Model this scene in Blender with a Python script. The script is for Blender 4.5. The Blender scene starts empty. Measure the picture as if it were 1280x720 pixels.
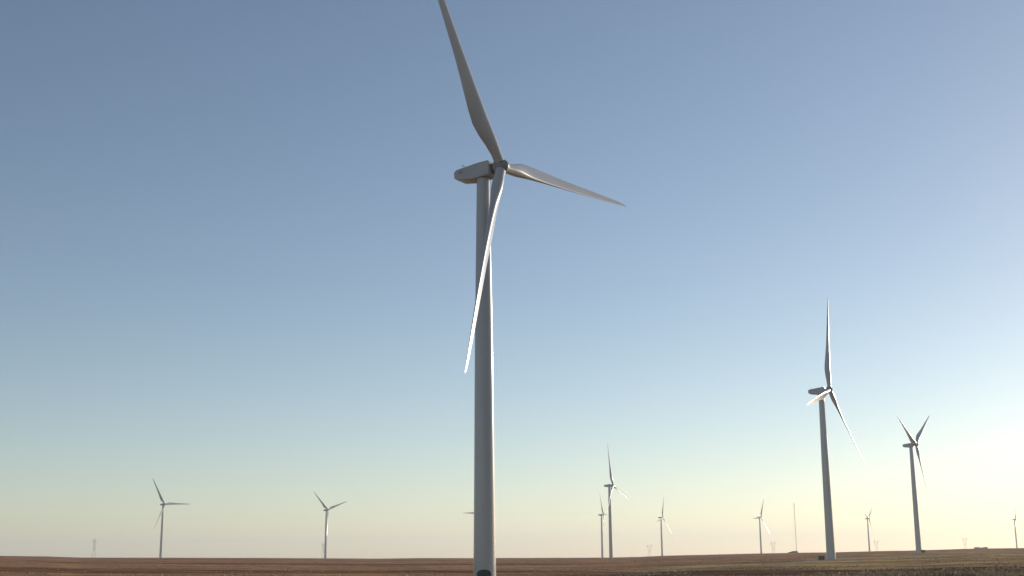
import bpy, bmesh, math, random
from mathutils import Vector, Matrix, noise

random.seed(7)
R = math.radians
scn = bpy.context.scene
col = scn.collection
PI = math.pi

# ------------------------------------------------------------------ camera model
F_PX, CX, CY = 1560.0, 640.0, 360.0
PITCH, ROLL = R(12.2), R(0.5)
SUN_AZ, SUN_EL = R(48.5), R(10.0)          # azimuth clockwise from +Y (view direction)


def ray(px, py):
    """direction of a picture point (used only to measure the lie of the land)"""
    c, s = math.cos(ROLL), math.sin(ROLL)
    dx, dy = px - CX, -(py - CY)
    u, v = dx * c + dy * s, -dx * s + dy * c
    d = Vector((1, 0, 0)) * u + Vector((0, -math.sin(PITCH), math.cos(PITCH))) * v \
        + Vector((0, math.cos(PITCH), math.sin(PITCH))) * F_PX
    return d.normalized()


def at(px, dist):
    """ground position in the bearing of picture column px (at the horizon)"""
    d = ray(px, 694)
    a = math.atan2(d.x, d.y)
    return Vector((math.sin(a) * dist, math.cos(a) * dist, 0))


def interp(t, pts):
    if t <= pts[0][0]:
        return pts[0][1]
    for (a, b), (c, d) in zip(pts, pts[1:]):
        if t <= c:
            k = (t - a) / (c - a)
            return b + (d - b) * k
    return pts[-1][1]


def smooth(a, b, t):
    k = max(0.0, min(1.0, (t - a) / (b - a)))
    return k * k * (3 - 2 * k)


# skyline of the plain: bearing -> slope of the line of sight to the ridge
SKY = []
for px, py in ((-140, 694.6), (0, 695.0), (60, 695.6), (100, 697.0), (180, 697.1), (320, 697.4), (470, 698.3),
               (530, 697.6), (600, 697.7), (760, 697.0), (800, 696.2), (830, 694.7), (900, 693.0),
               (1000, 690.9), (1050, 690.1), (1100, 689.0), (1150, 688.0), (1200, 686.3), (1235, 685.6),
               (1290, 685.0), (1420, 684.6)):
    d = ray(px, py)
    SKY.append((math.atan2(d.x, d.y), d.z / math.hypot(d.x, d.y)))
DROP = [(0, 1.7), (30, 2.3), (100, 4.5), (170, 5.3), (236, 5.5), (320, 5.3), (420, 4.75), (520, 4.1), (600, 3.6),
        (780, 2.35), (960, 1.5), (1180, 1.1), (1420, 0.75), (1650, 0.3), (1850, 0.0), (2100, 0.25), (3600, 0.6),
        (5000, 2.0), (9000, 16.0)]


def ground_z(x, y):
    r = math.hypot(x, y)
    a = math.atan2(x, y)
    e = interp(a, SKY)
    rr = min(r, 3600.0)
    z = e * rr - interp(r, DROP)
    n = 0.26 * noise.noise(Vector((x / 130.0, y / 130.0, 3.1)))
    n += 0.20 * noise.noise(Vector((x / 34.0, y / 34.0, 9.7)))
    n += 0.11 * noise.noise(Vector((x / 11.0, y / 11.0, 5.2)))
    return z + n * smooth(10, 200, r)


# ------------------------------------------------------------------ helpers
def tag(o, label=None, cat=None, group=None, kind=None):
    if label:
        o['label'] = label
    if cat:
        o['category'] = cat
    if group:
        o['group'] = group
    if kind:
        o['kind'] = kind
    return o


def link(name, bm, mat, parent=None, smooth_angle=None):
    me = bpy.data.meshes.new(name)
    bm.normal_update()
    if smooth_angle is not None:
        for f in bm.faces:
            f.smooth = True
        for e in bm.edges:
            if len(e.link_faces) == 2 and e.calc_face_angle(0) > smooth_angle:
                e.smooth = False
    bm.to_mesh(me)
    bm.free()
    for m in (mat if isinstance(mat, (list, tuple)) else [mat]):
        me.materials.append(m)
    o = bpy.data.objects.new(name, me)
    col.objects.link(o)
    if parent:
        o.parent = parent
    return o


def empty(name, loc, rz=0.0):
    o = bpy.data.objects.new(name, None)
    o.empty_display_size = 1.0
    o.location = loc
    o.rotation_euler = (0, 0, rz)
    col.objects.link(o)
    return o


def bar(bm, a, b, w):
    """square bar between two points"""
    a, b = Vector(a), Vector(b)
    d = (b - a).normalized()
    ref = Vector((0, 0, 1)) if abs(d.z) < 0.9 else Vector((1, 0, 0))
    u = d.cross(ref).normalized() * (w / 2)
    v = d.cross(u).normalized() * (w / 2)
    lo = [bm.verts.new(a + s * u + t * v) for s, t in ((-1, -1), (1, -1), (1, 1), (-1, 1))]
    hi = [bm.verts.new(b + s * u + t * v) for s, t in ((-1, -1), (1, -1), (1, 1), (-1, 1))]
    for i in range(4):
        bm.faces.new((lo[i], lo[(i + 1) % 4], hi[(i + 1) % 4], hi[i]))
    bm.faces.new(lo[::-1])
    bm.faces.new(hi)


def box(bm, x0, x1, y0, y1, z0, z1):
    m = bmesh.ops.create_cube(bm, size=1.0)
    for v in m['verts']:
        v.co = Vector((x0 + (v.co.x + .5) * (x1 - x0), y0 + (v.co.y + .5) * (y1 - y0), z0 + (v.co.z + .5) * (z1 - z0)))
    return m['verts']


def rings(bm, loops, closed_ends=True):
    """skin a list of equally long vertex loops"""
    L = [[bm.verts.new(p) for p in lp] for lp in loops]
    n = len(L[0])
    for A, B in zip(L, L[1:]):
        for i in range(n):
            bm.faces.new((A[i], A[(i + 1) % n], B[(i + 1) % n], B[i]))
    if closed_ends:
        bm.faces.new(L[0][::-1])
        bm.faces.new(L[-1])


# ------------------------------------------------------------------ materials
def material(name):
    m = bpy.data.materials.new(name)
    m.use_nodes = True
    nt = m.node_tree
    return m, nt, nt.nodes['Principled BSDF']


def paint(name, c0, c1, rough, scale=(0.6, 0.6, 0.05), coat=0.0, spec=0.5):
    """weathered paint: streaky noise between two close colours, uneven gloss"""
    m, nt, b = material(name)
    tc = nt.nodes.new('ShaderNodeTexCoord')
    mp = nt.nodes.new('ShaderNodeMapping')
    mp.inputs['Scale'].default_value = scale
    nz = nt.nodes.new('ShaderNodeTexNoise')
    nz.inputs['Scale'].default_value = 1.0
    nz.inputs['Detail'].default_value = 6
    cr = nt.nodes.new('ShaderNodeValToRGB')
    cr.color_ramp.elements[0].position = .3
    cr.color_ramp.elements[1].position = .7
    cr.color_ramp.elements[0].color = (*c0, 1)
    cr.color_ramp.elements[1].color = (*c1, 1)
    mr = nt.nodes.new('ShaderNodeMapRange')
    mr.inputs['To Min'].default_value = rough * .85
    mr.inputs['To Max'].default_value = rough * 1.2
    nt.links.new(tc.outputs['Object'], mp.inputs['Vector'])
    nt.links.new(mp.outputs['Vector'], nz.inputs['Vector'])
    nt.links.new(nz.outputs['Fac'], cr.inputs['Fac'])
    nt.links.new(nz.outputs['Fac'], mr.inputs['Value'])
    nt.links.new(cr.outputs['Color'], b.inputs['Base Color'])
    nt.links.new(mr.outputs['Result'], b.inputs['Roughness'])
    b.inputs['Specular IOR Level'].default_value = spec
    b.inputs['Coat Weight'].default_value = coat
    b.inputs['Coat Roughness'].default_value = .06
    return m


M_TOWER = paint('tower_paint', (.36, .35, .335), (.43, .415, .395), .22, coat=.7)
M_BLADE = paint('blade_gelcoat', (.40, .39, .385), (.46, .45, .44), .25, (.5, .5, .12))
M_NAC = paint('nacelle_paint', (.36, .36, .355), (.43, .43, .415), .40, (.4, .4, .4))
M_HUB = paint('hub_paint', (.17, .175, .175), (.22, .225, .22), .45, (.6, .6, .6))
M_DARK = paint('dark_steel', (.02, .019, .02), (.035, .032, .032), .6, (1, 1, 1))
M_BOX = paint('transformer_paint', (.035, .035, .022), (.06, .055, .035), .5, (1, 1, 1))
M_STEEL = paint('galvanised_steel', (.27, .27, .27), (.36, .36, .36), .55, (.3, .3, .3))
M_WALL = paint('shed_wall_paint', (.22, .20, .17), (.30, .27, .23), .7, (.5, .5, .2))
M_ROOF = paint('shed_roof_sheet', (.16, .14, .12), (.23, .20, .18), .95, (.5, .1, .5))
M_CONC = paint('concrete', (.34, .33, .31), (.44, .42, .39), .85, (.8, .8, .8))
M_LEAF = paint('shrub_leaves', (.045, .055, .025), (.10, .10, .05), .7, (1, 1, 1))
M_BARK = paint('shrub_bark', (.07, .05, .035), (.12, .09, .06), .85, (3, 3, .6))
M_GRASS = paint('dry_grass', (.34, .21, .085), (.60, .40, .19), .8, (.05, .05, .05))
M_GRAVEL = paint('gravel', (.27, .235, .19), (.40, .35, .29), .9, (.5, .5, .5))
M_TRACK = paint('track_dirt', (.25, .20, .14), (.38, .31, .22), .9, (.12, .12, .12))


def ground_material():
    m, nt, b = material('field_soil')
    N, L = nt.nodes.new, nt.links.new
    geo = N('ShaderNodeNewGeometry')

    def noise_tex(scale, detail, vec=(1, 1, 1), rot=0.0, rough=.55):
        mp = N('ShaderNodeMapping')
        mp.inputs['Scale'].default_value = vec
        mp.inputs['Rotation'].default_value = (0, 0, rot)
        L(geo.outputs['Position'], mp.inputs['Vector'])
        t = N('ShaderNodeTexNoise')
        t.inputs['Scale'].default_value = scale
        t.inputs['Detail'].default_value = detail
        t.inputs['Roughness'].default_value = rough
        L(mp.outputs['Vector'], t.inputs['Vector'])
        return t.outputs['Fac']

    def ramp(fac, stops):
        c = N('ShaderNodeValToRGB')
        el = c.color_ramp.elements
        el[0].position, el[0].color = stops[0][0], (*stops[0][1], 1)
        el[1].position, el[1].color = stops[-1][0], (*stops[-1][1], 1)
        for p, q in stops[1:-1]:
            e = el.new(p)
            e.color = (*q, 1)
        L(fac, c.inputs['Fac'])
        return c.outputs['Color']

    def mix(fac, a, bb, mode='MIX'):
        x = N('ShaderNodeMix')
        x.data_type = 'RGBA'
        x.blend_type = mode
        if isinstance(fac, float):
            x.inputs['Factor'].default_value = fac
        else:
            L(fac, x.inputs['Factor'])
        for s, v in ((6, a), (7, bb)):
            if isinstance(v, tuple):
                x.inputs[s].default_value = (*v, 1)
            else:
                L(v, x.inputs[s])
        return x.outputs[2]

    big = noise_tex(1.0, 5, (.004, .016, .01), R(4))        # strips of ploughed land
    mid = noise_tex(1.0, 6, (.02, .035, .02), R(-7), .65)
    fine = noise_tex(1.0, 5, (.16, .16, .16), 0, .7)
    soil = ramp(big, [(.32, (.19, .076, .028)), (.45, (.50, .235, .105)), (.55, (.30, .130, .052)),
                      (.70, (.58, .310, .155))])
    soil2 = ramp(mid, [(.34, (.22, .092, .036)), (.5, (.46, .220, .098)), (.66, (.66, .370, .190))])
    soil = mix(.5, soil, soil2)
    olive = ramp(mid, [(.34, (.18, .115, .034)), (.50, (.48, .295, .115)), (.66, (.74, .490, .225))])
    dark = ramp(mid, [(.34, (.085, .036, .012)), (.55, (.160, .075, .030)), (.70, (.40, .230, .110))])
    a1 = N('ShaderNodeAttribute')
    a1.attribute_name = 'grassland'
    a2 = N('ShaderNodeAttribute')
    a2.attribute_name = 'fallow'
    c = mix(a1.outputs['Fac'], soil, olive)
    c = mix(a2.outputs['Fac'], c, dark)
    f = ramp(fine, [(.3, (.62, .62, .62)), (.7, (1.35, 1.35, 1.35))])
    c = mix(1.0, c, f, 'MULTIPLY')
    L(c, b.inputs['Base Color'])
    b.inputs['Roughness'].default_value = .95
    b.inputs['Specular IOR Level'].default_value = 0.0
    bp = N('ShaderNodeBump')
    bp.inputs['Strength'].default_value = .9
    bp.inputs['Distance'].default_value = .8
    L(fine, bp.inputs['Height'])
    L(bp.outputs['Normal'], b.inputs['Normal'])
    return m


M_GROUND = ground_material()

# ------------------------------------------------------------------ ground: one sheet
az = []
a = -180.0
while a < 180.0 - 1e-6:
    az.append(R(a))
    a += .14 if -27 <= a < 27 else (1.0 if -45 <= a < 45 else 5.0)
rad = [1.5 * (250 / 1.5) ** (i / 34) for i in range(34)] + [250 * (2100 / 250) ** (i / 230) for i in range(230)] \
    + [2100 * (9000 / 2100) ** (i / 30) for i in range(31)]

# picture-measured field limits, kept as bearings and distances on the land
G_BRG = [R(v) for v in (2.5, 6, 9, 12, 16, 20, 24, 30)]
G_NEAR = [455, 425, 415, 405, 390, 375, 366, 360]
G_FAR = [470, 500, 545, 600, 900, 1050, 820, 760]


def land(x, y):
    r, aa = math.hypot(x, y), math.atan2(x, y)
    wob = 1 + .045 * noise.noise(Vector((x / 60, y / 60, 1.3))) + .02 * noise.noise(Vector((x / 15, y / 15, 4.4)))
    n = interp(aa, list(zip(G_BRG, G_NEAR))) * wob
    f = interp(aa, list(zip(G_BRG, G_FAR))) * (wob + .12 * noise.noise(Vector((x / 160, y / 160, 8.8))))
    side = smooth(R(2.0), R(6.0), aa)
    g = smooth(n - 5, n + 5, r) * (1 - smooth(f - 40, f + 60, r)) * side
    g *= .55 + .45 * smooth(-.25, .3, noise.noise(Vector((x / 90, y / 55, 2.2))))
    d = (1 - smooth(n - 8, n + 2, r)) * (.45 + .55 * smooth(R(-1), R(7), aa)) * smooth(R(-3), R(3), aa)
    # dark strips of turned earth across the left-hand fields
    s = noise.noise(Vector((x / 420, y / 70, 6.1)))
    d = max(d, .75 * smooth(.12, .34, s) * (1 - side))
    return g, d


bm = bmesh.new()
lg = bm.verts.layers.float.new('grassland')
lf = bm.verts.layers.float.new('fallow')
c0 = bm.verts.new((0, 0, ground_z(0, 0)))
grid = []
for r in rad:
    row = []
    for aa in az:
        x, y = math.sin(aa) * r, math.cos(aa) * r
        v = bm.verts.new((x, y, ground_z(x, y)))
        v[lg], v[lf] = land(x, y)
        row.append(v)
    grid.append(row)
na = len(az)
for i in range(na):
    bm.faces.new((c0, grid[0][(i + 1) % na], grid[0][i]))
for A, B in zip(grid, grid[1:]):
    for i in range(na):
        j = (i + 1) % na
        bm.faces.new((A[i], A[j], B[j], B[i]))
for f in bm.faces:
    f.smooth = True
ground = link('ground', bm, M_GROUND)
tag(ground, kind='structure')

# ------------------------------------------------------------------ wind turbine
HUB_H, OVER, TILT, CONE, BLADE_R = 80.0, 4.2, R(5), R(2), 47.0
AX = Vector((math.cos(TILT), 0, math.sin(TILT)))
UP = Vector((-math.sin(TILT), 0, math.cos(TILT)))
SIDE = Vector((0, 1, 0))
HUB = Vector((0, 0, HUB_H)) + AX * OVER
M_AX = Matrix(((AX.x, 0, UP.x), (0, 1, 0), (AX.z, 0, UP.z))).to_4x4()      # axis frame at tower top


def tower_radius(z):
    return interp(z, [(0, 2.14), (4, 2.09), (24, 1.92), (45, 1.77), (60, 1.56), (78.7, 1.29)])


def build_tower(parent):
    n = 64
    zs = [-.4, .02, .021, 3, 8, 14, 20, 24.0, 24.01, 24.16, 24.17, 30, 38, 46, 52.0, 52.01, 52.15, 52.16, 58, 66, 74, 78.0, 78.01, 78.6]
    loops = []
    for z in zs:
        r = tower_radius(z)
        if 24.005 < z < 24.165 or 52.005 < z < 52.155:
            r += .018                                           # section flanges
        if z > 78.005:
            r += .05
        loops.append([(r * math.cos(2 * PI * i / n), r * math.sin(2 * PI * i / n), z) for i in range(n)])
    bm = bmesh.new()
    rings(bm, loops)
    return link('tower', bm, M_TOWER, parent, R(30))


def build_door(parent, bearing):
    """dark arched doorway with a raised steel frame, following the curve of the tower"""
    def shell(w, h, z0, off):
        """arched sheet in columns so that it bends with the tower; sides turned back into the wall"""
        bm = bmesh.new()
        n, m = 14, 10
        g = []
        for i in range(n + 1):
            s_ = w * math.sin((i / n - .5) * PI)
            top = h - .55 * w + .55 * w * math.sqrt(max(0, 1 - (s_ / w) ** 2))
            row = []
            for j in range(m + 1):
                z = z0 + (top - z0) * j / m
                q, r = bearing + s_ / tower_radius(z), tower_radius(z) + off
                row.append(bm.verts.new((r * math.cos(q), r * math.sin(q), z)))
            g.append(row)
        for i in range(n):
            for j in range(m):
                bm.faces.new((g[i][j], g[i + 1][j], g[i + 1][j + 1], g[i][j + 1]))
        ring = [e for e in bm.edges if len(e.link_faces) == 1]
        ext = bmesh.ops.extrude_edge_only(bm, edges=ring)
        for v in [v for v in ext['geom'] if isinstance(v, bmesh.types.BMVert)]:
            k = 1 - (off + .12) / math.hypot(v.co.x, v.co.y)
            v.co.x *= k
            v.co.y *= k
        bmesh.ops.recalc_face_normals(bm, faces=bm.faces[:])
        return bm
    f = link('door_frame', shell(1.52, 3.62, .2, .05), M_TOWER, parent)
    link('door', shell(1.34, 3.45, .3, .09), M_DARK, f)


def build_nacelle(parent):
    prof = [(2.3, -1.42), (2.35, 1.2), (2.0, 1.55), (-.5, 1.62), (-5.4, 1.42), (-5.95, .95), (-5.85, -.3), (-5.3, -.75), (-1.8, -1.5)]
    bm = bmesh.new()
    L = []
    for y, s in ((-1.72, .9), (-1.60, 1.0), (1.60, 1.0), (1.72, .9)):
        L.append([bm.verts.new((x * (1 if abs(y) < 1.65 else .985), y * (1 - .05 * max(0, z)), z * s + (.03 if s < 1 else 0))) for x, z in prof])
    n = len(prof)
    for A, B in zip(L, L[1:]):
        for i in range(n):
            bm.faces.new((A[i], A[(i + 1) % n], B[(i + 1) % n], B[i]))
    bm.faces.new(L[0][::-1])
    bm.faces.new(L[-1])
    bmesh.ops.recalc_face_normals(bm, faces=bm.faces[:])
    bmesh.ops.bevel(bm, geom=bm.edges[:], offset=.06, segments=2, affect='EDGES')
    o = link('nacelle', bm, M_NAC, parent, R(35))
    o.matrix_local = Matrix.Translation((0, 0, HUB_H)) @ M_AX
    # roof hump over the gearbox, wind vane mast, panel joint, yaw collar
    bm = bmesh.new()
    v = box(bm, .6, 1.9, -.85, .85, 1.56, 1.84)
    bmesh.ops.bevel(bm, geom=bm.edges[:], offset=.1, segments=2, affect='EDGES')
    link('roof_hatch', bm, M_NAC, o, R(35))
    bm = bmesh.new()
    bar(bm, (-4.7, .5, 1.40), (-4.7, .5, 2.7), .09)
    bar(bm, (-4.7, .15, 2.45), (-4.7, .85, 2.45), .07)
    bar(bm, (-4.95, .15, 2.6), (-4.5, .15, 2.6), .12)
    bar(bm, (-4.7, .85, 2.45), (-4.7, .85, 2.72), .12)
    link('wind_vane', bm, M_STEEL, o)
    for s in (-1, 1):
        bm = bmesh.new()
        for k in range(6):
            z = .32 + k * .11
            y = 1.725 * (1 - .05 * z)
            box(bm, -4.9, -3.9, s * y - .03, s * y + .03, z, z + .06)
        link('air_vent', bm, M_NAC, o)
    bm = bmesh.new()
    n = 40
    rings(bm, [[(r * math.cos(2 * PI * i / n), r * math.sin(2 * PI * i / n), z) for i in range(n)]
               for r, z in ((1.36, -1.62), (1.42, -1.55), (1.42, -1.30), (1.36, -1.25))])
    link('yaw_collar', bm, M_HUB, o, R(40))
    return o


def build_hub(parent):
    n = 40
    bm = bmesh.new()
    prof = [(-1.28, .95), (-1.25, 1.28), (-.9, 1.40), (-.2, 1.46), (.5, 1.38), (1.0, 1.16), (1.4, .82), (1.65, .42), (1.72, .12)]
    rings(bm, [[(x, r * math.cos(2 * PI * i / n), r * math.sin(2 * PI * i / n)) for i in range(n)] for x, r in prof])
    bmesh.ops.recalc_face_normals(bm, faces=bm.faces[:])
    o = link('hub', bm, M_HUB, parent, R(40))
    o.matrix_local = Matrix.Translation(HUB) @ M_AX
    bm = bmesh.new()                                             # round hatch in the spinner, between two blade roots
    q = R(-125)
    nrm = Vector((.62, .78 * math.sin(q), -.78 * math.cos(q)))
    ctr = Vector((.78, 1.262 * math.sin(q) * .985, -1.262 * math.cos(q) * .985))
    u = nrm.orthogonal().normalized()
    v = nrm.normalized().cross(u)
    rings(bm, [[ctr + nrm.normalized() * d + (u * math.cos(2 * PI * i / 24) + v * math.sin(2 * PI * i / 24)) * r for i in range(24)]
               for d, r in ((-.15, .40), (.05, .40), (.07, .36))])
    bmesh.ops.recalc_face_normals(bm, faces=bm.faces[:])
    link('hub_hatch', bm, M_DARK, o, R(40))
    bm = bmesh.new()                                             # main shaft housing
    rings(bm, [[(x, r * math.cos(2 * PI * i / n), r * math.sin(2 * PI * i / n)) for i in range(n)]
               for x, r in ((-2.0, 1.02), (-1.75, .92), (-1.2, .86))])
    bmesh.ops.recalc_face_normals(bm, faces=bm.faces[:])
    link('shaft_housing', bm, M_DARK, o, R(40))
    return o


def airfoil(n, thick, circ):
    """closed section, chord 1, leading edge at Y = 0, tail at -Y; X is the upwind (pressure) side"""
    pts = []
    for i in range(n):
        t = 2 * PI * i / n
        s = (1 - math.cos(t)) / 2                               # 0 at nose .. 1 at tail .. 0
        yt = 5 * thick * (.2969 * math.sqrt(s) - .126 * s - .3516 * s * s + .2843 * s ** 3 - .1036 * s ** 4)
        cam = .045 * 4 * s * (1 - s)
        x = (yt if t < PI else -yt) - cam
        y = -s
        cx, cy = .5 * math.sin(t), .5 * math.cos(t) - .5
        pts.append((x * (1 - circ) + cx * circ, y * (1 - circ) + cy * circ))
    return pts


CH = [(.022, 2.05), (.055, 2.05), (.10, 2.6), (.15, 3.45), (.20, 3.95), (.26, 3.8), (.34, 3.3), (.46, 2.6), (.60, 2.1),
      (.72, 1.72), (.85, 1.25), (.94, .9), (.98, .6), (.995, .32), (1.0, .1)]
TW = [(.02, 14), (.10, 14), (.2, 11.5), (.3, 9), (.45, 6), (.6, 4), (.8, 1.8), (1.0, .3)]
TH = [(.055, 1.0), (.10, .72), (.15, .48), (.2, .36), (.3, .28), (.45, .235), (.6, .205), (.8, .18), (1, .16)]
CI = [(.055, 1.0), (.10, .55), (.15, .2), (.2, .03), (.24, 0)]
PITCH_SET = 11.5


def build_blade(parent):
    bm = bmesh.new()
    st = [.022, .04, .055, .075, .10, .125, .15, .175, .2, .225, .26] + [.26 + .68 * k / 26 for k in range(1, 27)] + [.96, .975, .985, .992, .997, 1.0]
    loops = []
    for s in st:
        c, tw = interp(s, CH), R(interp(s, TW) + PITCH_SET)
        ca, sa = math.cos(tw), math.sin(tw)
        bend = .9 * s * s                                        # slight pre-bend to windward
        lp = []
        for x, y in airfoil(36, interp(s, TH), interp(s, CI)):
            x, y = x * c, y * c + 1.03 * (1 - s) + .14 * s     # straight leading edge, belly on the trailing side
            # chord dir = t cos + n sin ; face normal = n cos - t sin   (n = X, t = Y)
            lp.append((x * ca + y * sa + bend, -x * sa + y * ca, s * BLADE_R))
        loops.append(lp)
    rings(bm, loops)
    bmesh.ops.recalc_face_normals(bm, faces=bm.faces[:])
    o = link('blade', bm, M_BLADE, parent, R(50))
    return o


def blade_matrix(theta, length):
    d = UP * math.cos(theta) + SIDE * math.sin(theta)
    t = -UP * math.sin(theta) + SIDE * math.cos(theta)
    z = d * math.cos(CONE) + AX * math.sin(CONE)
    x = AX * math.cos(CONE) - d * math.sin(CONE)
    m = Matrix(((x.x, t.x, z.x), (x.y, t.y, z.y), (x.z, t.z, z.z))).to_4x4()
    k = length / BLADE_R
    return Matrix.Translation(HUB) @ m @ Matrix.Diagonal((1, 1, k, 1))


def copy_tree(o, parent=None):
    c = o.copy()
    col.objects.link(c)
    c.parent = parent
    for ch in list(o.children):
        copy_tree(ch, c)
    return c


GROUP = 'wind turbines of the wind farm'
# bearing px is folded into x, y; yaw, rotor angle, blade length; label
TURB = [
    (-5.48, 236, 32, -33.5, 49.6, 'largest white wind turbine, nearest of all, its top blade cut off by the picture edge'),
    (149.8, 604, 31, 15.2, 50.0, 'second largest wind turbine with one blade straight up, dark transformer box at its foot'),
    (303.7, 958, 36.3, -64.5, 44.5, 'wind turbine with two blades raised in a narrow V, right of the second largest one'),
    (107.8, 1423, 24, -11.8, 48.0, 'mid distance wind turbine just right of a smaller one, between the two largest turbines'),
    (166.6, 2415, 20, -27, 45.5, 'small wind turbine half beside the taller mid distance turbine, its left neighbour'),
    (313.5, 2706, 30, 15.4, 45.5, 'small wind turbine standing alone right of the mid distance pair, next to a faint pylon'),
    (551.5, 2850, 39, 24.6, 45.5, 'small wind turbine left of the thin pale mast, top blade leaning right'),
    (876.5, 3148, 33, -72.3, 45.5, 'small wind turbine in the gap between the second largest and the V shaped turbine'),
    (1389.9, 3527, 30, 3, 44, 'small pale wind turbine at the far right edge beyond the farm sheds'),
    (-537.8, 1940, 40, -31, 45.3, 'leftmost wind turbine, one blade lying level to the right'),
    (-318.0, 2148, 37, -49.3, 45.5, 'wind turbine with two blades raised in a wide V, left of the largest turbine'),
    (-68.6, 2265, 35, -93, 46.5, 'far wind turbine mostly hidden behind the tower of the largest turbine, one blade level'),
]
proto = None
turbines = []
for (x, y, yaw, th, ln, lab) in TURB:
    loc = Vector((x, y, ground_z(x, y)))
    if proto is None:
        proto = empty('wind_turbine', loc)
        tw = build_tower(proto)
        build_nacelle(proto)
        build_hub(proto)
        b = build_blade(proto)
        for _ in range(2):
            c = b.copy()
            col.objects.link(c)
            c.parent = proto
        t = proto
    else:
        t = copy_tree(proto)
    t.location = loc
    t.rotation_euler = (0, 0, -R(yaw))
    tag(t, lab, 'wind turbine', GROUP)
    k = 0
    for ch in t.children:
        if ch.name.split('.')[0] == 'blade':
            ch.matrix_local = blade_matrix(R(th + 120 * k), ln)
            k += 1
    turbines.append(t)
# the dark doorway of the nearest tower (turned to face the viewer)
build_door([c for c in turbines[0].children if c.name.startswith('tower')][0], R(-90 + 32 - 3))
tag(turbines[0].children[0])

# ------------------------------------------------------------------ gravel pads and track (flush sheets)


def drape(name, pts_fn, nu, nv, mat, lift):
    bm = bmesh.new()
    g = [[None] * nv for _ in range(nu)]
    for i in range(nu):
        for j in range(nv):
            x, y = pts_fn(i / (nu - 1), j / (nv - 1))
            g[i][j] = bm.verts.new((x, y, ground_z(x, y) + lift))
    for i in range(nu - 1):
        for j in range(nv - 1):
            bm.faces.new((g[i][j], g[i + 1][j], g[i + 1][j + 1], g[i][j + 1]))
    bmesh.ops.recalc_face_normals(bm, faces=bm.faces[:])
    for f in bm.faces:
        f.smooth = True
        if f.normal.z < 0:
            f.normal_flip()
    return tag(link(name, bm, mat), kind='structure')


for (x, y, *_r), rr in zip(TURB[:3], (9, 11, 11)):
    def disc(u, v, x=x, y=y, rr=rr):
        ang = 2 * PI * u
        q = rr * (.15 + .85 * v) * (1 + .12 * noise.noise(Vector((math.cos(ang) * 2, math.sin(ang) * 2, x))))
        return x + q * math.cos(ang) * 1.3, y + q * math.sin(ang)
    drape('gravel_pad', disc, 49, 6, M_GRAVEL, .10)

TRK = [(4.5, 470), (6.2, 462), (8.0, 470), (10, 492), (12, 530), (13.4, 580)]
TRK = [(math.sin(R(a)) * r, math.cos(R(a)) * r) for a, r in TRK]


def track(u, v):
    s = u * (len(TRK) - 1)
    i = min(int(s), len(TRK) - 2)
    k = s - i
    p = [TRK[max(i - 1, 0)], TRK[i], TRK[i + 1], TRK[min(i + 2, len(TRK) - 1)]]

    def cr(c):
        a, b, cc, d = (q[c] for q in p)
        return .5 * (2 * b + (cc - a) * k + (2 * a - 5 * b + 4 * cc - d) * k * k + (3 * b - a - 3 * cc + d) * k ** 3)
    x, y = cr(0), cr(1)
    return x, y + (v - .5) * 6.0


drape('dirt_track', track, 120, 4, M_TRACK, .09)

# ------------------------------------------------------------------ transformer boxes


def make_transformer():
    t = empty('transformer_box', (0, 0, 0))
    bm = bmesh.new()
    box(bm, -1.5, 1.5, -1.1, 1.1, -.6, .12)
    bmesh.ops.bevel(bm, geom=bm.edges[:], offset=.03, affect='EDGES')
    link('plinth', bm, M_CONC, t)
    bm = bmesh.new()
    box(bm, -1.3, 1.3, -.75, .75, .121, 1.75)
    bmesh.ops.bevel(bm, geom=bm.edges[:], offset=.05, segments=2, affect='EDGES')
    link('cabinet', bm, M_BOX, t, R(35))
    bm = bmesh.new()
    vs = box(bm, -1.38, 1.38, -.83, .83, 1.752, 1.98)
    for v in vs:
        if v.co.z > 1.9:
            v.co.x *= .82
            v.co.y *= .6
    bmesh.ops.bevel(bm, geom=bm.edges[:], offset=.04, segments=2, affect='EDGES')
    link('lid', bm, M_BOX, t, R(35))
    for s in (-1, 1):
        bm = bmesh.new()
        for k in range(9):
            x = -1.05 + k * .26
            a, b2 = sorted((s * .752, s * 1.02))
            box(bm, x - .03, x + .03, a, b2, .3, 1.55)
        link('cooling_fins', bm, M_BOX, t)
    for s in (-1, 1):
        bm = bmesh.new()
        a, b2 = sorted((s * 1.302, s * 1.34))
        box(bm, a, b2, -.6, .6, .25, 1.6)
        d = link('cabinet_door', bm, M_BOX, t)
        bm = bmesh.new()
        a, b2 = sorted((s * 1.342, s * 1.40))
        box(bm, a, b2, .4, .46, .8, 1.1)
        link('handle', bm, M_STEEL, d)
    return t


tb = make_transformer()
p = at(1026.5, 592)
tb.location = (p.x, p.y, ground_z(p.x, p.y))
tb.rotation_euler.z = R(-8)
tag(tb, 'dark transformer box on the ground at the left foot of the second largest turbine', 'transformer', 'transformer boxes')
tb2 = copy_tree(tb)
p = at(1154.5, 935)
tb2.location = (p.x, p.y, ground_z(p.x, p.y))
tb2.rotation_euler.z = R(20)
tag(tb2, 'small dark transformer box right of the foot of the V shaped turbine', 'transformer', 'transformer boxes')

# ------------------------------------------------------------------ met mast


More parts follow.
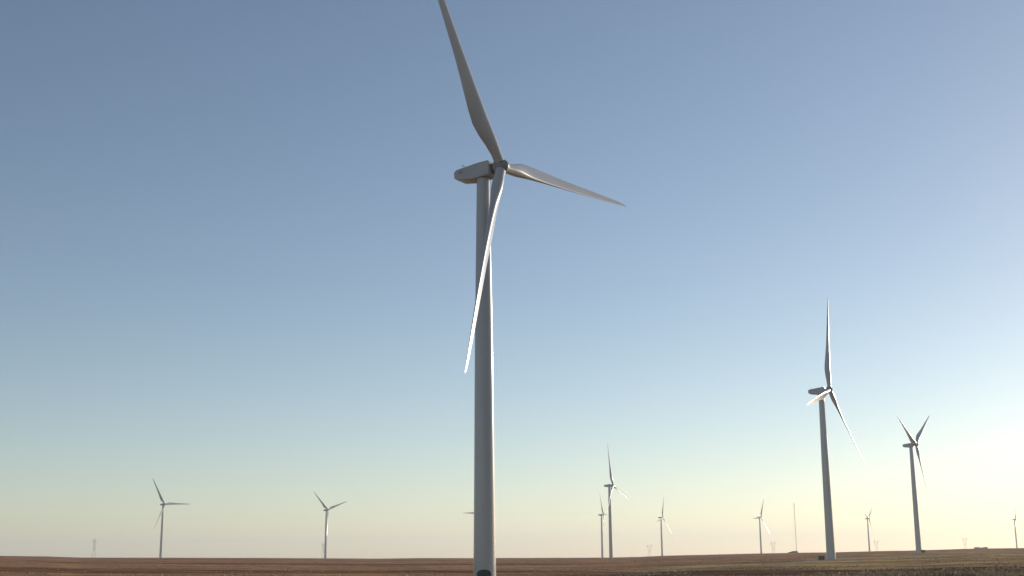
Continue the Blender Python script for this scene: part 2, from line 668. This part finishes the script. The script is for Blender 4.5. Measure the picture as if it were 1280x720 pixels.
def make_mast():
    t = empty('measuring_mast', (0, 0, 0))
    H, w = 84.0, .55
    bm = bmesh.new()
    legs = [(w * math.cos(R(q)), w * math.sin(R(q))) for q in (90, 210, 330)]
    for x, y in legs:
        bar(bm, (x, y, -.5), (x, y, H), .16)
    for k in range(42):
        z = k * 2.0
        for i in range(3):
            a, b2 = legs[i], legs[(i + 1) % 3]
            bar(bm, (*a, z), (*b2, z + 2.0), .08)
            bar(bm, (*a, z), (*b2, z), .08)
    link('lattice_mast', bm, M_STEEL, t)
    for q in (90, 210, 330):
        bm = bmesh.new()
        for z, rr in ((26, 36), (54, 36), (80, 52)):
            bar(bm, (w * math.cos(R(q)), w * math.sin(R(q)), z), (rr * math.cos(R(q)), rr * math.sin(R(q)), -.4), .03)
        link('guy_wire', bm, M_STEEL, t)
    for z in (50, 82):
        bm = bmesh.new()
        bar(bm, (.5, 0, z), (3.2, 0, z), .08)
        bar(bm, (3.1, 0, z), (3.1, 0, z + .6), .12)
        link('sensor_boom', bm, M_STEEL, t)
    return t


mast = make_mast()
p = at(996.0, 2230)
mast.location = (p.x, p.y, ground_z(p.x, p.y))
tag(mast, 'thin pale mast without blades, left of the second largest turbine', 'mast')

# ------------------------------------------------------------------ transmission pylons


def make_pylon():
    t = empty('transmission_pylon', (0, 0, 0))

    def lattice(bm, A, B, n, w, wb):
        """four corner bars from square A to square B with zigzag bracing"""
        for i in range(4):
            bar(bm, A[i], B[i], w)
        for k in range(n):
            u0, u1 = k / n, (k + 1) / n
            for i in range(4):
                j = (i + 1) % 4
                a0 = Vector(A[i]).lerp(Vector(B[i]), u0)
                b1 = Vector(A[j]).lerp(Vector(B[j]), u1)
                b0 = Vector(A[j]).lerp(Vector(B[j]), u0)
                a1 = Vector(A[i]).lerp(Vector(B[i]), u1)
                bar(bm, a0, b1, wb)
                bar(bm, b0, a1, wb)
                bar(bm, a1, b1, wb)

    def sq(cx, h, z, hy=None):
        hy = h if hy is None else hy
        return [(cx - h, -hy, z), (cx + h, -hy, z), (cx + h, hy, z), (cx - h, hy, z)]
    bm = bmesh.new()
    lattice(bm, sq(0, 4.2, -.6), sq(0, 2.6, 15), 3, .15, .07)
    link('lattice_body', bm, M_STEEL, t)
    for s in (-1, 1):
        bm = bmesh.new()
        lattice(bm, sq(s * 1.7, .9, 15.1, 1.6), sq(s * 5.6, .9, 34, 1.2), 6, .13, .06)
        link('fork_arm', bm, M_STEEL, t)
    bm = bmesh.new()
    A = [(-12, -1, 34.1), (-12, 1, 34.1), (-12, 1, 36.0), (-12, -1, 36.0)]
    B = [(12, -1, 34.1), (12, 1, 34.1), (12, 1, 36.0), (12, -1, 36.0)]
    lattice(bm, A, B, 10, .13, .06)
    link('cross_arm', bm, M_STEEL, t)
    for s in (-1, 1):
        bm = bmesh.new()
        for dy in (-.9, .9):
            for dx in (-1, 1):
                bar(bm, (s * 6 + dx, dy, 36.1), (s * 6, 0, 41), .26)
        link('earth_peak', bm, M_STEEL, t)
    for x in (-10.5, 0, 10.5):
        bm = bmesh.new()
        bar(bm, (x, 0, 34.0), (x, 0, 30.6), .22)
        link('insulator', bm, M_BOX, t)
    return t


PYL = [(812, 4300, 8, 'faint forked pylon standing close to the small lone turbine right of the mid distance pair'),
       (967, 4250, 12, 'faint pylon on the skyline just left of the thin pale mast'),
       (1096.5, 4350, 10, 'faint pylon beside the small turbine left of the V shaped turbine'),
       (1207.5, 4400, 15, 'faint pylon on the skyline just left of the low farm sheds'),
       (404.3, 3300, 74, 'faint pylon close against the left side of the wide V turbine tower'),
       (117.3, 2950, 92, 'grey pylon seen end on at the far left, left of every turbine')]
pyl = None
for i, (px, dist, rz, lab) in enumerate(PYL):
    o = make_pylon() if pyl is None else copy_tree(pyl)
    pyl = pyl or o
    p = at(px, dist)
    o.location = (p.x, p.y, ground_z(p.x, p.y))
    o.rotation_euler.z = R(rz)
    tag(o, lab, 'pylon', 'transmission pylons along the horizon')

# ------------------------------------------------------------------ farm sheds and the shrub by the mast


def shed(px, dist, w, dpt, h, roof, rz, label):
    p = at(px, dist)
    t = empty('farm_shed', (p.x, p.y, ground_z(p.x, p.y)), R(rz))
    bm = bmesh.new()
    box(bm, -w / 2, w / 2, -dpt / 2, dpt / 2, -.6, h)
    link('wall', bm, M_WALL, t)
    bm = bmesh.new()
    e = .4
    lo = [(-w / 2 - e, -dpt / 2 - e, h + .003), (w / 2 + e, -dpt / 2 - e, h + .003), (w / 2 + e, dpt / 2 + e, h + .003), (-w / 2 - e, dpt / 2 + e, h + .003)]
    V = [bm.verts.new(q) for q in lo]
    r0, r1 = bm.verts.new((-w / 2 - e, 0, h + roof)), bm.verts.new((w / 2 + e, 0, h + roof))
    for f in ((V[0], V[1], r1, r0), (V[2], V[3], r0, r1), (V[1], V[2], r1), (V[3], V[0], r0), (V[3], V[2], V[1], V[0])):
        bm.faces.new(f)
    link('roof', bm, M_ROOF, t)
    bm = bmesh.new()
    box(bm, -1.6, 1.6, -dpt / 2 - .08, -dpt / 2 - .003, 0, h * .85)
    link('door', bm, M_DARK, t)
    return tag(t, label, 'shed', 'low farm sheds on the right skyline')


shed(1221.8, 2420, 7.5, 6, 2.0, 1.3, 12, 'low brown farm shed on the right skyline, left one of the low group')
shed(1227.2, 2440, 7.5, 6, 1.6, .9, 5, 'lowest brown farm shed, in the middle of the low group on the right skyline')
shed(1232.8, 2410, 6.0, 5, 1.9, 1.2, -10, 'low brown farm shed on the right skyline, right one of the low group')


def make_shrub(px, dist, w, h, label):
    p = at(px, dist)
    t = empty('shrub', (p.x, p.y, ground_z(p.x, p.y)))
    rnd = random.Random(11)
    bm = bmesh.new()
    for _ in range(3200):
        u = rnd.uniform(-1, 1)
        top = (.35 + .65 * (u * .5 + .5)) * math.sqrt(max(0, 1 - u * u * .8)) * h
        c = Vector((u * w / 2, rnd.gauss(0, w * .14), rnd.uniform(0, 1) ** .7 * top))
        s = rnd.uniform(.2, .45)
        n = Vector((rnd.gauss(0, 1), rnd.gauss(0, 1), rnd.gauss(0, 1))).normalized()
        a = n.orthogonal().normalized() * s
        b2 = n.cross(a).normalized() * s * .6
        bm.faces.new([bm.verts.new(c + q) for q in (a, b2, -a, -b2)])
    link('crown', bm, M_LEAF, t)
    bm = bmesh.new()
    for k in range(5):
        x = (k - 2) * w * .17
        bar(bm, (x, 0, -.3), (x + rnd.uniform(-.5, .5), rnd.uniform(-.4, .4), h * .5), .14)
    link('stem', bm, M_BARK, t)
    return tag(t, label, 'shrub')


make_shrub(991.5, 2060, 15.0, 4.2, 'low dark clump of brush on the skyline at the foot of the thin mast')

# ------------------------------------------------------------------ dry grass (nobody could count it)
rnd = random.Random(5)
bm = bmesh.new()
made = 0
while made < 9000:
    aa = R(rnd.uniform(-27, 30))
    r = 265 + 520 * rnd.random() ** 1.8
    x, y = math.sin(aa) * r, math.cos(aa) * r
    dens = smooth(-.15, .35, noise.noise(Vector((x / 26, y / 26, 7.7)))) * (.25 + .75 * smooth(R(-2), R(10), aa))
    if rnd.random() > dens:
        continue
    made += 1
    z = ground_z(x, y) - .05
    s = rnd.uniform(.18, .5) * (1.9 - .9 * smooth(300, 430, r))
    for k in range(4):
        q = rnd.uniform(0, 2 * PI)
        d = Vector((math.cos(q), math.sin(q), 0))
        lean = Vector((math.cos(q + 1.4), math.sin(q + 1.4), 0)) * s * rnd.uniform(.2, .9)
        c = Vector((x, y, z)) + d * rnd.uniform(-.3, .3)
        w = d * s * rnd.uniform(.25, .5)
        v = [bm.verts.new(c - w), bm.verts.new(c + w), bm.verts.new(c + lean + Vector((0, 0, s * rnd.uniform(.6, 1.1))))]
        bm.faces.new(v)
tag(link('dry_grass', bm, M_GRASS), 'pale dry grass tufts scattered over the near brown fields', 'grass', kind='stuff')

# ------------------------------------------------------------------ haze
HAZE_D = 1.0e-4
bm = bmesh.new()
box(bm, -9300, 9300, -9300, 9300, -75, 150)
hm = bpy.data.materials.new('haze_air')
hm.use_nodes = True
nt = hm.node_tree
nt.nodes.clear()
out = nt.nodes.new('ShaderNodeOutputMaterial')
vol = nt.nodes.new('ShaderNodeVolumePrincipled')
vol.inputs['Color'].default_value = (.86, .91, 1.0, 1)
vol.inputs['Density'].default_value = HAZE_D
vol.inputs["Anisotropy"].default_value = .25
nt.links.new(vol.outputs['Volume'], out.inputs['Volume'])
tag(link('haze', bm, hm), 'thin pale haze lying over the plain', 'haze', kind='stuff')

# ------------------------------------------------------------------ sky and sun
w = bpy.data.worlds.new('World')
scn.world = w
w.use_nodes = True
nt = w.node_tree
bg = nt.nodes['Background']
sky = nt.nodes.new('ShaderNodeTexSky')
sky.sky_type = 'NISHITA'
sky.sun_disc = False
sky.sun_elevation = SUN_EL
sky.sun_rotation = SUN_AZ
sky.altitude = 900
sky.air_density = 0.9
sky.dust_density = 0.6
sky.ozone_density = 1.0
hsv = nt.nodes.new('ShaderNodeHueSaturation')          # the air is a little greyer and rosier than the clean model
hsv.inputs['Saturation'].default_value = .95
tint = nt.nodes.new('ShaderNodeMix')
tint.data_type = 'RGBA'
tint.blend_type = 'MULTIPLY'
tint.inputs['Factor'].default_value = 1.0
tint.inputs[7].default_value = (.985, .968, .985, 1)
nt.links.new(sky.outputs['Color'], hsv.inputs['Color'])
nt.links.new(hsv.outputs['Color'], tint.inputs[6])
nt.links.new(tint.outputs[2], bg.inputs['Color'])
bg.inputs['Strength'].default_value = 0.136

ld = bpy.data.lights.new('sun', 'SUN')
ld.energy = 4.5
ld.angle = R(.55)
ld.color = (1.0, .91, .80)
lo = bpy.data.objects.new('sun', ld)
sd = Vector((math.sin(SUN_AZ) * math.cos(SUN_EL), math.cos(SUN_AZ) * math.cos(SUN_EL), math.sin(SUN_EL)))
lo.rotation_euler = sd.to_track_quat('Z', 'Y').to_euler()
lo.location = sd * 300
col.objects.link(lo)

# ------------------------------------------------------------------ camera
cd = bpy.data.cameras.new('camera')
cd.sensor_width = 36.0
cd.lens = F_PX / 1280 * 36
cd.clip_start = .1
cd.clip_end = 40000
cam = bpy.data.objects.new('camera', cd)
col.objects.link(cam)
fwd = Vector((0, math.cos(PITCH), math.sin(PITCH)))
right = Vector((1, 0, 0))
upv = right.cross(fwd)
c, s = math.cos(ROLL), math.sin(ROLL)
r2 = right * c - upv * s
u2 = right * s + upv * c
cam.matrix_world = Matrix(((r2.x, u2.x, -fwd.x), (r2.y, u2.y, -fwd.y), (r2.z, u2.z, -fwd.z))).to_4x4()
scn.camera = cam

scn.view_settings.view_transform = 'Standard'
scn.view_settings.look = 'None'
scn.view_settings.exposure = 0.0
scn.view_settings.gamma = 1.0
scn.view_settings.use_curve_mapping = False
